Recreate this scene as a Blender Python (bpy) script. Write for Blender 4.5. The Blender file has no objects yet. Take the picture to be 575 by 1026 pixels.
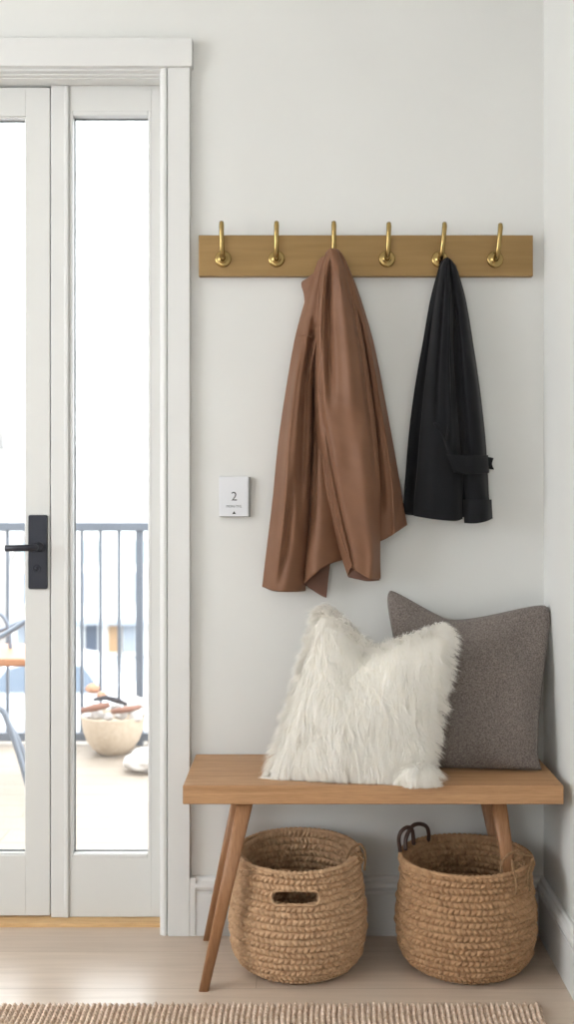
import bpy, bmesh, math, random
import numpy as np
from mathutils import Vector, Matrix, noise
random.seed(7); rng = np.random.default_rng(7)
sc = bpy.context.scene
COL = sc.collection
# ------------------------------------------------------------------ camera, world, lights, exposure
F, D, H, CX, CY = 1050.0, 2.608, 1.0806, 303.0, 500.0     # focal (px), camera to wall, eye height, vanishing point
cd = bpy.data.cameras.new('camera'); cam = bpy.data.objects.new('camera', cd); COL.objects.link(cam)
cam.location = (0, -D, H); cam.rotation_euler = (math.pi/2, 0, 0)
cd.sensor_width = 36; cd.lens = F/1026*36; cd.sensor_fit = 'AUTO'
cd.shift_x = -(CX-287.5)/1026; cd.shift_y = -(513-CY)/1026
cd.clip_start = .05; cd.clip_end = 300
cd.dof.use_dof = True; cd.dof.focus_distance = 2.42; cd.dof.aperture_fstop = 3.0
sc.camera = cam
w = bpy.data.worlds.new('overcast_sky'); sc.world = w; w.use_nodes = True
bg = w.node_tree.nodes['Background']; bg.inputs[0].default_value = (.93, .97, 1, 1); bg.inputs[1].default_value = 8.0
def area(name, loc, target, sx, sy, power, color):
    l = bpy.data.lights.new(name, 'AREA'); l.shape = 'RECTANGLE'; l.size = sx; l.size_y = sy
    l.energy = power; l.color = color
    o = bpy.data.objects.new(name, l); COL.objects.link(o); o.location = loc
    o.rotation_euler = (Vector(target)-Vector(loc)).to_track_quat('-Z', 'Y').to_euler()
    return o
area('left_window_light', (-3.1, -1.80, 1.6), (-2.1, -1.80, 1.46), 1.8, 1.6, 17, (1, .985, 1))
sc.view_settings.view_transform = 'Standard'; sc.view_settings.look = 'None'
sc.view_settings.exposure = 0; sc.view_settings.gamma = 1; sc.view_settings.use_curve_mapping = False

# ------------------------------------------------------------------ helpers
def W(px, py, dep):                      # point seen at a photo position, dep metres in front of the back wall
    d = D - dep
    return Vector(((px-CX)*d/F, -dep, H-(py-CY)*d/F))
def lin(r, g, b):
    f = lambda c: (c/255/12.92 if c/255 <= .04045 else ((c/255+.055)/1.055)**2.4)
    return (f(r), f(g), f(b), 1)
def mat(name, rgb, rough=.5, metal=0, spec=.5, sheen=0):
    m = bpy.data.materials.new(name); m.use_nodes = True
    b = m.node_tree.nodes['Principled BSDF']
    b.inputs['Base Color'].default_value = lin(*rgb); b.inputs['Roughness'].default_value = rough
    b.inputs['Metallic'].default_value = metal; b.inputs['Specular IOR Level'].default_value = spec
    if sheen: b.inputs['Sheen Weight'].default_value = sheen
    return m
def N(m, t, **kw):
    n = m.node_tree.nodes.new(t)
    for k, v in kw.items():
        if k in n.inputs: n.inputs[k].default_value = v
        else: setattr(n, k, v)
    return n
def L(m, a, b): m.node_tree.links.new(a, b)
def noisy(m, c1, c2, scale=(1, 1, 1), nscale=5, detail=4, bump=0, bdist=.001, coord='Object', lo=.3, hi=.7, rot=(0, 0, 0), distort=0):
    tc = N(m, 'ShaderNodeTexCoord'); mp = N(m, 'ShaderNodeMapping'); mp.inputs['Scale'].default_value = scale; mp.inputs['Rotation'].default_value = rot
    nz = N(m, 'ShaderNodeTexNoise', Scale=nscale, Detail=detail, Distortion=distort)
    cr = N(m, 'ShaderNodeValToRGB'); e = cr.color_ramp.elements
    e[0].position = lo; e[0].color = lin(*c1); e[1].position = hi; e[1].color = lin(*c2)
    L(m, tc.outputs[coord], mp.inputs[0]); L(m, mp.outputs[0], nz.inputs['Vector']); L(m, nz.outputs['Fac'], cr.inputs[0])
    b = m.node_tree.nodes['Principled BSDF']; L(m, cr.outputs[0], b.inputs['Base Color'])
    if bump:
        bp = N(m, 'ShaderNodeBump', Strength=bump, Distance=bdist); L(m, nz.outputs['Fac'], bp.inputs['Height']); L(m, bp.outputs[0], b.inputs['Normal'])
    return nz, cr, b, mp
def me_from(verts, faces, smooth=True):
    me = bpy.data.meshes.new('m'); me.from_pydata([tuple(v) for v in verts], [], [tuple(f) for f in faces]); me.update()
    if smooth: me.polygons.foreach_set('use_smooth', [True]*len(me.polygons))
    return me
def me_quads(V, Q):                      # numpy verts, quads
    me = bpy.data.meshes.new('m'); me.vertices.add(len(V)); me.vertices.foreach_set('co', np.asarray(V, dtype=np.float32).ravel())
    Q = np.asarray(Q, dtype=np.int32); n = len(Q); k = Q.shape[1]
    me.loops.add(n*k); me.loops.foreach_set('vertex_index', Q.ravel())
    me.polygons.add(n); me.polygons.foreach_set('loop_start', np.arange(0, n*k, k, dtype=np.int32)); me.polygons.foreach_set('loop_total', np.full(n, k, dtype=np.int32))
    me.update(calc_edges=True); me.validate(); me.polygons.foreach_set('use_smooth', [True]*len(me.polygons))
    return me
class MB:
    def __init__(s): s.v = []; s.f = []; s.sm = []
    def add(s, verts, faces, smooth=True):
        n = len(s.v); s.v += [Vector(v) for v in verts]; s.f += [tuple(i+n for i in f) for f in faces]; s.sm += [smooth]*len(faces); return s
    def box(s, x0, x1, y0, y1, z0, z1, bev=.0):
        bm = bmesh.new(); bmesh.ops.create_cube(bm, size=1)
        for v in bm.verts: v.co = Vector(((x0+x1)/2+v.co.x*(x1-x0), (y0+y1)/2+v.co.y*(y1-y0), (z0+z1)/2+v.co.z*(z1-z0)))
        if bev: bmesh.ops.bevel(bm, geom=bm.edges[:], offset=bev, segments=2, profile=.5, affect='EDGES')
        bm.verts.index_update(); s.add([v.co.copy() for v in bm.verts], [[v.index for v in f.verts] for f in bm.faces], False); bm.free(); return s
    def rings(s, rings, cap=True, smooth=True):
        n = len(rings[0]); vs = [p for r in rings for p in r]; fs = []
        for i in range(len(rings)-1):
            for j in range(n): fs.append((i*n+j, i*n+(j+1) % n, (i+1)*n+(j+1) % n, (i+1)*n+j))
        if cap: fs.append(tuple(range(n))[::-1]); fs.append(tuple((len(rings)-1)*n+j for j in range(n)))
        return s.add(vs, fs, smooth)
    def tube(s, pts, r, seg=10, flat=1.0):
        pts = [Vector(p) for p in pts]; R = r if isinstance(r, (list, tuple)) else [r]*len(pts)
        up = None; rings = []
        for i, p in enumerate(pts):
            t = (pts[min(i+1, len(pts)-1)]-pts[max(i-1, 0)]).normalized()
            if up is None: up = Vector((0, 0, 1)) if abs(t.z) < .9 else Vector((1, 0, 0))
            a = (up-t*up.dot(t)).normalized(); b = t.cross(a); up = a
            rings.append([p+a*math.cos(k/seg*2*math.pi)*R[i]+b*math.sin(k/seg*2*math.pi)*R[i]*flat for k in range(seg)])
        return s.rings(rings)
    def bar(s, p0, p1, w0, d0, w1, d1, n=16, pw=5):      # tapered rounded-square bar, widths along x and y
        rings = []
        p0 = Vector(p0); p1 = Vector(p1)
        for (p, a, b) in ((p0, w0, d0), (p0.lerp(p1, .5), (w0+w1)/2, (d0+d1)/2), (p1, w1, d1)):
            r = []
            for k in range(n*2):
                t = (k+.5)/(n*2)*2*math.pi; c, q = math.cos(t), math.sin(t); m = (abs(c)**pw+abs(q)**pw)**(-1/pw)
                r.append(p+Vector((c*m*a/2, q*m*b/2, 0)))
            rings.append(r)
        return s.rings(rings)
    def lathe(s, c, prof, seg=32, axis='z'):
        rings = []
        for r, h in prof:
            ring = []
            for k in range(seg):
                t = k/seg*2*math.pi; x, y = r*math.cos(t), r*math.sin(t)
                ring.append(Vector(c)+(Vector((x, y, h)) if axis == 'z' else Vector((x, -h, y)) if axis == 'y' else Vector((h, x, y))))
            rings.append(ring)
        return s.rings(rings)
    def me(s):
        me = me_from(s.v, s.f, False); me.polygons.foreach_set('use_smooth', s.sm)
        bm = bmesh.new(); bm.from_mesh(me); bmesh.ops.recalc_face_normals(bm, faces=bm.faces); bm.to_mesh(me); bm.free()
        return me
def wloc(o):
    v = Vector((0, 0, 0))
    while o: v += o.location; o = o.parent
    return v
def obj(name, me, m, parent=None, base=None, kind=None, label=None):
    if isinstance(me, MB): me = me.me()
    o = bpy.data.objects.new(name, me); COL.objects.link(o); me.name = name
    if m: me.materials.append(m)
    if parent: off = wloc(parent); o.parent = parent
    else:
        if base is None:
            co = np.empty(len(me.vertices)*3, dtype=np.float32); me.vertices.foreach_get('co', co); co = co.reshape(-1, 3)
            a, b = co.min(0), co.max(0); base = ((a[0]+b[0])/2, (a[1]+b[1])/2, a[2])
        off = Vector([float(q) for q in base]); o.location = off
    me.transform(Matrix.Translation(-off))
    if kind: o['kind'] = kind
    if label: o['label'] = label
    return o
def tag(o, label, cat, group=None):
    o['label'] = label; o['category'] = cat
    if group: o['group'] = group
    return o
def thing(name, loc, label, cat, group=None):
    o = bpy.data.objects.new(name, None); COL.objects.link(o); o.location = loc; o.empty_display_size = .05
    return tag(o, label, cat, group)
def struct(name, me, m, parent=None): 
    return obj(name, me, m, parent, kind=None if parent else 'structure')
def crom(P, n):                          # Catmull-Rom resample along axis 0
    P = np.asarray(P, float); K = len(P); t = np.linspace(0, K-1, n); i = np.clip(t.astype(int), 0, K-2); f = (t-i)
    sh = (n,)+(1,)*(P.ndim-1); f = f.reshape(sh)
    g = lambda j: P[np.clip(j, 0, K-1)]
    p0 = np.where((i-1 < 0).reshape(sh), 2*g(i)-g(i+1), g(i-1)); p3 = np.where((i+2 > K-1).reshape(sh), 2*g(i+1)-g(i), g(i+2)); p1, p2 = g(i), g(i+1)
    return .5*((2*p1)+(-p0+p2)*f+(2*p0-5*p1+4*p2-p3)*f**2+(-p0+3*p1-3*p2+p3)*f**3)

# ------------------------------------------------------------------ materials
M_wall = mat('wall_paint', (226, 225, 218), .85, spec=.25); noisy(M_wall, (214, 214, 211), (218, 218, 215), nscale=3, bump=.04, bdist=.0006)
M_ceil = mat('ceiling_paint', (238, 237, 232), .9, spec=.2)
M_trim = mat('trim_paint', (215, 215, 213), .42, spec=.4)
M_door = mat('door_paint', (213, 213, 210), .4, spec=.4)
def wood(name, c1, c2, along, rough=.45, ns=3.0, bump=.12):
    m = mat(name, c1, rough, spec=.35)
    s = [26, 26, 26]; s['xyz'.index(along)] = 1.3
    nz, cr, b, mp = noisy(m, c1, c2, tuple(s), ns, 6, bump, .0006, lo=.3, hi=.72, distort=.6)
    # fine pores over the broad grain
    nz2 = N(m, 'ShaderNodeTexNoise', Scale=9, Detail=3); mp2 = N(m, 'ShaderNodeMapping'); mp2.inputs['Scale'].default_value = tuple(q*2.2 for q in s)
    L(m, mp2.outputs[0], nz2.inputs['Vector']); tc = [n for n in m.node_tree.nodes if n.type == 'TEX_COORD'][0]; L(m, tc.outputs['Object'], mp2.inputs[0])
    mx = N(m, 'ShaderNodeMix', data_type='RGBA', blend_type='MULTIPLY'); mx.inputs[0].default_value = .35
    r2 = N(m, 'ShaderNodeValToRGB'); r2.color_ramp.elements[0].position = .35; r2.color_ramp.elements[0].color = (.55, .5, .45, 1); r2.color_ramp.elements[1].position = .55
    L(m, nz2.outputs['Fac'], r2.inputs[0]); L(m, cr.outputs[0], mx.inputs[6]); L(m, r2.outputs[0], mx.inputs[7]); L(m, mx.outputs[2], b.inputs['Base Color'])
    return m
M_bench = wood('oiled_oak_seat', (170, 128, 90), (194, 152, 112), 'x')
M_leg = wood('oiled_oak_leg', (146, 104, 72), (168, 124, 88), 'z', .4)
M_sill = wood('threshold_oak', (196, 156, 106), (216, 180, 132), 'x')
# floor planks
M_floor = mat('pale_oak_planks', (190, 172, 152), .34, spec=.5); M_floor.node_tree.nodes['Principled BSDF'].inputs['Coat Weight'].default_value = .35; M_floor.node_tree.nodes['Principled BSDF'].inputs['Coat Roughness'].default_value = .28
tc = N(M_floor, 'ShaderNodeTexCoord'); br = N(M_floor, 'ShaderNodeTexBrick', Scale=1.0)
br.offset = .37; br.inputs['Brick Width'].default_value = 1.9; br.inputs['Row Height'].default_value = .19; br.inputs['Mortar Size'].default_value = .0009
br.inputs['Color1'].default_value = lin(206, 188, 170); br.inputs['Color2'].default_value = lin(198, 179, 161); br.inputs['Mortar'].default_value = lin(172, 152, 132)
mp = N(M_floor, 'ShaderNodeMapping'); mp.inputs['Scale'].default_value = (1.6, 22, 1); nz = N(M_floor, 'ShaderNodeTexNoise', Scale=2.2, Detail=6, Distortion=.5)
rr = N(M_floor, 'ShaderNodeValToRGB'); rr.color_ramp.elements[0].position = .3; rr.color_ramp.elements[0].color = (.86, .84, .82, 1); rr.color_ramp.elements[1].position = .7; rr.color_ramp.elements[1].color = (1.05, 1.05, 1.05, 1)
mx = N(M_floor, 'ShaderNodeMix', data_type='RGBA', blend_type='MULTIPLY'); mx.inputs[0].default_value = .8
L(M_floor, tc.outputs['Object'], br.inputs['Vector']); L(M_floor, tc.outputs['Object'], mp.inputs[0]); L(M_floor, mp.outputs[0], nz.inputs['Vector']); L(M_floor, nz.outputs['Fac'], rr.inputs[0])
L(M_floor, br.outputs['Color'], mx.inputs[6]); L(M_floor, rr.outputs[0], mx.inputs[7]); L(M_floor, mx.outputs[2], M_floor.node_tree.nodes['Principled BSDF'].inputs['Base Color'])
M_brassb = mat('satin_brass_board', (176, 138, 78), .42, .55); noisy(M_brassb, (142, 114, 72), (156, 126, 82), (1, 1, 14), 4, 4, .03, .0003)
M_brass = mat('polished_brass', (160, 136, 88), .24, 1)
M_black = mat('matt_black_metal', (36, 38, 48), .38, .3)
M_dark = mat('dark_hole', (12, 12, 13), .8)
M_ink = mat('dark_grey_ink', (70, 72, 74), .7)
M_inkb = mat('black_ink', (15, 15, 15), .7)
M_card = mat('white_card', (216, 218, 222), .5)
M_cardedge = mat('shaded_plate_edge', (120, 120, 116), .5)  # shade on the card's right edge, put into the colour
M_seal = mat('dark_gasket', (110, 112, 112), .7)
def cloth(name, c1, c2, rough, sheen, wscale, bump, bdist):
    m = mat(name, c1, rough, spec=.3, sheen=sheen)
    nz, cr, b, mp = noisy(m, c1, c2, (1, 1, 1), 9, 3)
    tc = [n for n in m.node_tree.nodes if n.type == 'TEX_COORD'][0]
    wv = N(m, 'ShaderNodeTexNoise', Scale=wscale, Detail=2); L(m, tc.outputs['Object'], wv.inputs['Vector'])
    bp = N(m, 'ShaderNodeBump', Strength=bump, Distance=bdist); L(m, wv.outputs['Fac'], bp.inputs['Height']); L(m, bp.outputs[0], b.inputs['Normal'])
    return m
M_brown = cloth('brown_twill', (114, 79, 57), (124, 88, 65), .56, .04, 700, .12, .0004)
M_brownin = cloth('brown_lining', (96, 66, 52), (104, 72, 58), .6, .0, 700, .1, .0004)
M_navy = cloth('black_cotton', (7, 8, 12), (10, 11, 16), .9, .1, 700, .12, .0004)
# woven grey wool
M_grey = mat('grey_woven_wool', (104, 96, 92), .9, spec=.15, sheen=.2)
tc = N(M_grey, 'ShaderNodeTexCoord'); v1 = N(M_grey, 'ShaderNodeTexVoronoi', Scale=420); n1 = N(M_grey, 'ShaderNodeTexNoise', Scale=330, Detail=2)
cr = N(M_grey, 'ShaderNodeValToRGB'); cr.color_ramp.elements[0].position = .35; cr.color_ramp.elements[0].color = lin(96, 88, 84); cr.color_ramp.elements[1].position = .68; cr.color_ramp.elements[1].color = lin(138, 128, 121)
bp = N(M_grey, 'ShaderNodeBump', Strength=.6, Distance=.0012)
L(M_grey, tc.outputs['Object'], v1.inputs['Vector']); L(M_grey, tc.outputs['Object'], n1.inputs['Vector']); L(M_grey, n1.outputs['Fac'], cr.inputs[0])
L(M_grey, v1.outputs['Distance'], bp.inputs['Height']); L(M_grey, bp.outputs[0], M_grey.node_tree.nodes['Principled BSDF'].inputs['Normal']); L(M_grey, cr.outputs[0], M_grey.node_tree.nodes['Principled BSDF'].inputs['Base Color'])
M_furbase = mat('cream_pile_backing', (244, 240, 230), .9)
M_fur = mat('long_cream_fur', (242, 238, 228), .7, spec=.25, sheen=.2); noisy(M_fur, (250, 246, 238), (254, 252, 248), nscale=40, detail=2)
fb_ = M_fur.node_tree.nodes['Principled BSDF']; tl_ = N(M_fur, 'ShaderNodeBsdfTranslucent'); tl_.inputs[0].default_value = lin(255, 253, 249); ms_ = N(M_fur, 'ShaderNodeMixShader'); ms_.inputs[0].default_value = .5; L(M_fur, fb_.outputs[0], ms_.inputs[1]); L(M_fur, tl_.outputs[0], ms_.inputs[2]); L(M_fur, ms_.outputs[0], M_fur.node_tree.nodes['Material Output'].inputs[0])
def fibre(name, a, b_, s=120):
    m = mat(name, a, .8, spec=.2); noisy(m, a, b_, (1, 1, 1), s, 4, .5, .0008, lo=.32, hi=.68); return m
M_jute = fibre('seagrass_braid', (160, 124, 92), (184, 148, 112), 70)
M_jute2 = fibre('seagrass_braid_light', (172, 138, 106), (198, 164, 130), 70)
M_twine = fibre('jute_twine', (120, 92, 66), (160, 128, 96), 200)
M_leather = mat('dark_brown_leather', (66, 44, 36), .5)
M_rug = fibre('natural_wool_rug', (178, 152, 130), (226, 206, 188), 90)
# glass
M_glass = bpy.data.materials.new('clear_glass'); M_glass.use_nodes = True; nt = M_glass.node_tree; nt.nodes.clear()
o_ = nt.nodes.new('ShaderNodeOutputMaterial'); t_ = nt.nodes.new('ShaderNodeBsdfTransparent'); g_ = nt.nodes.new('ShaderNodeBsdfGlossy'); g_.inputs['Roughness'].default_value = .01
t_.inputs[0].default_value = (.97, .98, .98, 1); f_ = nt.nodes.new('ShaderNodeFresnel'); f_.inputs[0].default_value = 1.45; x_ = nt.nodes.new('ShaderNodeMixShader')
nt.links.new(f_.outputs[0], x_.inputs[0]); nt.links.new(t_.outputs[0], x_.inputs[1]); nt.links.new(g_.outputs[0], x_.inputs[2]); nt.links.new(x_.outputs[0], o_.inputs[0])
# outdoors
M_deck = mat('bleached_deck_boards', (176, 164, 150), .7)
tc = N(M_deck, 'ShaderNodeTexCoord'); br = N(M_deck, 'ShaderNodeTexBrick', Scale=1.0); br.inputs['Brick Width'].default_value = 2.4; br.inputs['Row Height'].default_value = .14; br.inputs['Mortar Size'].default_value = .003
br.inputs['Color1'].default_value = lin(136, 124, 111); br.inputs['Color2'].default_value = lin(131, 119, 106); br.inputs['Mortar'].default_value = lin(112, 100, 88)
L(M_deck, tc.outputs['Object'], br.inputs['Vector']); L(M_deck, br.outputs['Color'], M_deck.node_tree.nodes['Principled BSDF'].inputs['Base Color'])
M_rail = mat('blue_grey_railing_paint', (82, 87, 96), .5)
M_tube = mat('pale_blue_grey_tube', (98, 105, 116), .4)
M_seatw = wood('chair_seat_wood', (150, 104, 76), (166, 118, 88), 'x')
M_plant = fibre('cream_planter', (166, 150, 132), (178, 162, 144), 60)
M_fac = mat('white_render', (205, 205, 202), .9)
M_win = mat('pale_window', (134, 140, 148), .4)
M_shop = mat('dark_shop_window', (62, 70, 84), .4)
M_warm = mat('warm_shop_door', (150, 120, 88), .6)
M_teal = mat('pale_teal_panel', (136, 150, 152), .6)
M_street = mat('pale_paving', (150, 152, 156), .9)
M_car = mat('white_car_paint', (190, 192, 196), .3)
M_carglass = mat('dark_car_glass', (70, 82, 96), .2)
M_bark = mat('pale_bark', (146, 142, 138), .9)
M_peach = mat('peach_shell', (160, 118, 92), .7)
M_white = mat('white_shell', (180, 174, 170), .7)
M_drift = mat('brown_driftwood', (120, 84, 70), .8)
M_driftd = mat('dark_driftwood', (46, 42, 46), .8)

# ------------------------------------------------------------------ room shell
XR = .600
DY = .075                                  # door plane behind the wall face
mb = MB().box(-3.2, XR, -5.2, .05, -.12, 0); struct('floor', mb, M_floor)
mb = MB().box(-3.2, XR, -5.2, .0, 2.72, 2.82); struct('ceiling', mb, M_ceil)
mb = MB().box(-.345, XR, 0, .16, 0, 2.72).box(-3.2, -.345, 0, .16, 2.15, 2.72).box(-3.2, -1.61, 0, .16, 0, 2.15); struct('wall_back', mb, M_wall)
mb = MB().box(XR, XR+.12, -5.2, .16, 0, 2.72); struct('wall_right', mb, M_wall)
mb = MB().box(-3.32, -3.2, -5.2, .16, 0, .7).box(-3.32, -3.2, -5.2, .16, 2.4, 2.72).box(-3.32, -3.2, -5.2, -2.75, .7, 2.4).box(-3.32, -3.2, -.85, .16, .7, 2.4); struct('wall_left', mb, M_wall)
mb = MB().box(-3.2, XR, -5.32, -5.2, 0, 1.0).box(-3.2, XR, -5.32, -5.2, 2.2, 2.72).box(-3.2, -2.0, -5.32, -5.2, 1.0, 2.2).box(-.8, XR, -5.32, -5.2, 1.0, 2.2); struct('wall_front', mb, M_wall)
# baseboards: profile extruded (flat field, recessed quirk, moulded cap)
def profile_x(mb, prof, x0, x1, y=0):     # prof of (dep,z)
    a = [(x0, y-p, z) for p, z in prof]; b = [(x1, y-p, z) for p, z in prof]; mb.rings([a, b], True, False)
BP = [(0, 0), (.016, 0), (.016, .104), (.012, .107), (.012, .112), (.019, .116), (.021, .122), (.019, .130), (.013, .134), (.011, .140), (.006, .1435), (0, .1435)]
mb = MB(); profile_x(mb, BP, -.2645, XR); mb.box(-.2785, -.2645, -.019, 0, 0, .144, .001); struct('baseboard_back', mb, M_trim)
mb = MB(); a = [(XR-p, -.0005, z) for p, z in BP]; b = [(XR-p, -5.2, z) for p, z in BP]; mb.rings([a, b], True, False); struct('baseboard_right', mb, M_trim)
# casing
mb = MB().box(-.3325, -.2785, -.020, 0, 0, 2.147, .0015)
mb.rings([[(-.335, -.013, z), (-.338, -.016, z), (-.343, -.0165, z), (-.348, -.014, z), (-.353, -.009, z), (-.353, .07, z), (-.335, .07, z)] for z in (0, 2.147)], True, False)
mb.box(-1.66, -1.605, -.02, 0, 0, 2.147, .0015); struct('trim_1', mb, M_trim)
mb = MB().box(-1.67, -.2715, -.028, 0, 2.147, 2.217, .002); struct('trim_2', mb, M_trim)
# frame head with stepped moulding
mb = MB().box(-1.605, -.350, -.012, .012, 2.1415, 2.15, .002).box(-1.605, -.352, .006, .03, 2.138, 2.15, .0015).box(-1.605, -.352, .024, .06, 2.1355, 2.15, .0015).box(-1.605, -.345, .05, .16, 2.139, 2.16)
struct('trim_3', mb, M_trim)
# mullion between door and sidelight, plus hinge-side jamb
mb = MB().box(-.645+.002, -.600, .072, .15, .010, 2.139, .0015).box(-.609, -.5975, .069, .08, .010, 2.139, .003).box(-1.605, -1.555, .062, .15, .01, 2.139, .0015)
struct('trim_4', mb, M_trim)
# threshold
mb = MB().box(-1.605, -.353, .036, .17, -.02, .0095, .003); struct('trim_5', mb, M_sill)
# sidelight window_1
mb = MB()
x0, x1, z0, z1 = -.597, -.347, .0105, 2.139; gx0, gx1, gz0, gz1 = -.5880, -.3955, .1720, 2.062
def frame(mb, x0, x1, z0, z1, gx0, gx1, gz0, gz1, y0, y1, bev=.001):
    mb.box(x0, gx0, y0, y1, z0, z1, bev); mb.box(gx1, x1, y0, y1, z0, z1, bev); mb.box(gx0, gx1, y0, y1, gz1, z1, bev); mb.box(gx0, gx1, y0, y1, z0, gz0, bev)
frame(mb, x0, x1, z0, z1, gx0-.007, gx1+.009, gz0-.010, gz1+.012, DY, DY+.045)
so = struct('window_1', mb, M_door)
mb = MB(); frame(mb, gx0-.0075, gx1+.010, gz0-.011, gz1+.013, gx0, gx1, gz0, gz1, DY-.001, DY+.03, .003); obj('glazing_bead', mb, M_trim, so)
mb = MB(); frame(mb, gx0-.002, gx1+.002, gz0-.002, gz1+.002, gx0+.002, gx1-.0005, gz0+.0015, gz1-.003, DY+.022, DY+.03, 0); obj('gasket', mb, M_seal, so)
mb = MB().box(gx0-.001, gx1+.001, DY+.024, DY+.028, gz0-.001, gz1+.001); obj('pane', mb, M_glass, so)
# door
mb = MB(); x0, x1, z0, z1 = -1.552, -.647, .014, 2.134; gx0, gx1, gz0, gz1 = -1.45, -.7125, .1720, 2.057
frame(mb, x0, x1, z0, z1, gx0-.004, gx1+.004, gz0-.004, gz1+.004, DY, DY+.045)
do = struct('door_1', mb, M_door)
mb = MB(); frame(mb, gx0-.005, gx1+.005, gz0-.005, gz1+.005, gx0, gx1, gz0, gz1, DY+.006, DY+.035, .002); obj('glazing_bead', mb, M_trim, do)
mb = MB(); frame(mb, gx0-.002, gx1+.001, gz0-.002, gz1+.002, gx0+.002, gx1-.0003, gz0+.0025, gz1-.003, DY+.022, DY+.03, 0); obj('gasket', mb, M_seal, do)
mb = MB().box(gx0-.001, gx1+.001, DY+.024, DY+.028, gz0-.001, gz1+.001); obj('pane', mb, M_glass, do)
s = (D+DY)/F
def DX(px): return (px-CX)*s
def DZ(py): return H-(py-CY)*s
# handle set: rounded plate, spindle neck, lever, cylinder
def rrect(x0, x1, z0, z1, r, y):
    out = []
    for cx, cz, a in ((x1-r, z1-r, 0), (x0+r, z1-r, 90), (x0+r, z0+r, 180), (x1-r, z0+r, 270)):
        for k in range(6): t = math.radians(a+k*18); out.append((cx+r*math.cos(t), y, cz+r*math.sin(t)))
    return out
mb = MB(); A = (DX(29), DX(48), DZ(590), DZ(516))
mb.rings([rrect(*A, .005, DY), rrect(*A, .005, DY-.007), rrect(A[0]+.0015, A[1]-.0015, A[2]+.0015, A[3]-.0015, .004, DY-.009)], True, False)
pl = obj('handle_plate', mb, M_black, do)
mb = MB(); hx, hz = DX(40.5), DZ(548)
mb.lathe((hx, DY, hz), [(.0125, .008), (.0125, .013), (.011, .015), (.009, .016), (.009, .042)], 24, 'y')
pts = [Vector((hx, DY-.032, hz)), Vector((hx-.001, DY-.044, hz)), Vector((hx-.008, DY-.052, hz)), Vector((hx-.02, DY-.055, hz)), Vector((DX(25)-.0, DY-.055, hz-.0005)), Vector((DX(11)+.002, DY-.054, hz-.001)), Vector((DX(11), DY-.054, hz-.001))]
mb.tube(pts, [.0085, .0088, .0088, .0085, .0085, .0085, .006], 16, .8)
obj('lever', mb, M_black, pl)
mb = MB().lathe((DX(37.5), DY, DZ(569.5)), [(.0105, .008), (.0105, .0105), (.009, .0115), (.0085, .010), (.004, .010), (.004, .012)], 28, 'y'); obj('keyhole', mb, M_black, pl)

# ------------------------------------------------------------------ bench
bx0, bx1 = -.265, .578; bz0, bz1 = .405, .447
bench = thing('bench', (.16, -.15, 0), 'oiled oak bench with splayed legs standing against the back wall', 'bench')
obj('seat', MB().box(bx0, bx1, -.290, -.005, bz0, bz1, .0022), M_bench, bench)
def leg(p0, p1, w0, w1): obj('leg', MB().bar(p0, p1, w0, w0, w1, w1, 10, 6), M_leg, bench)
leg((-.217, -.300, 0), (-.127, -.262, .406), .022, .036)
leg((-.234, -.036, 0), (-.147, -.040, .406), .019, .028)
leg((.505, -.200, .036), (.444, -.215, .406), .022, .036)
leg((.520, -.036, 0), (.438, -.040, .406), .021, .032)

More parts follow.
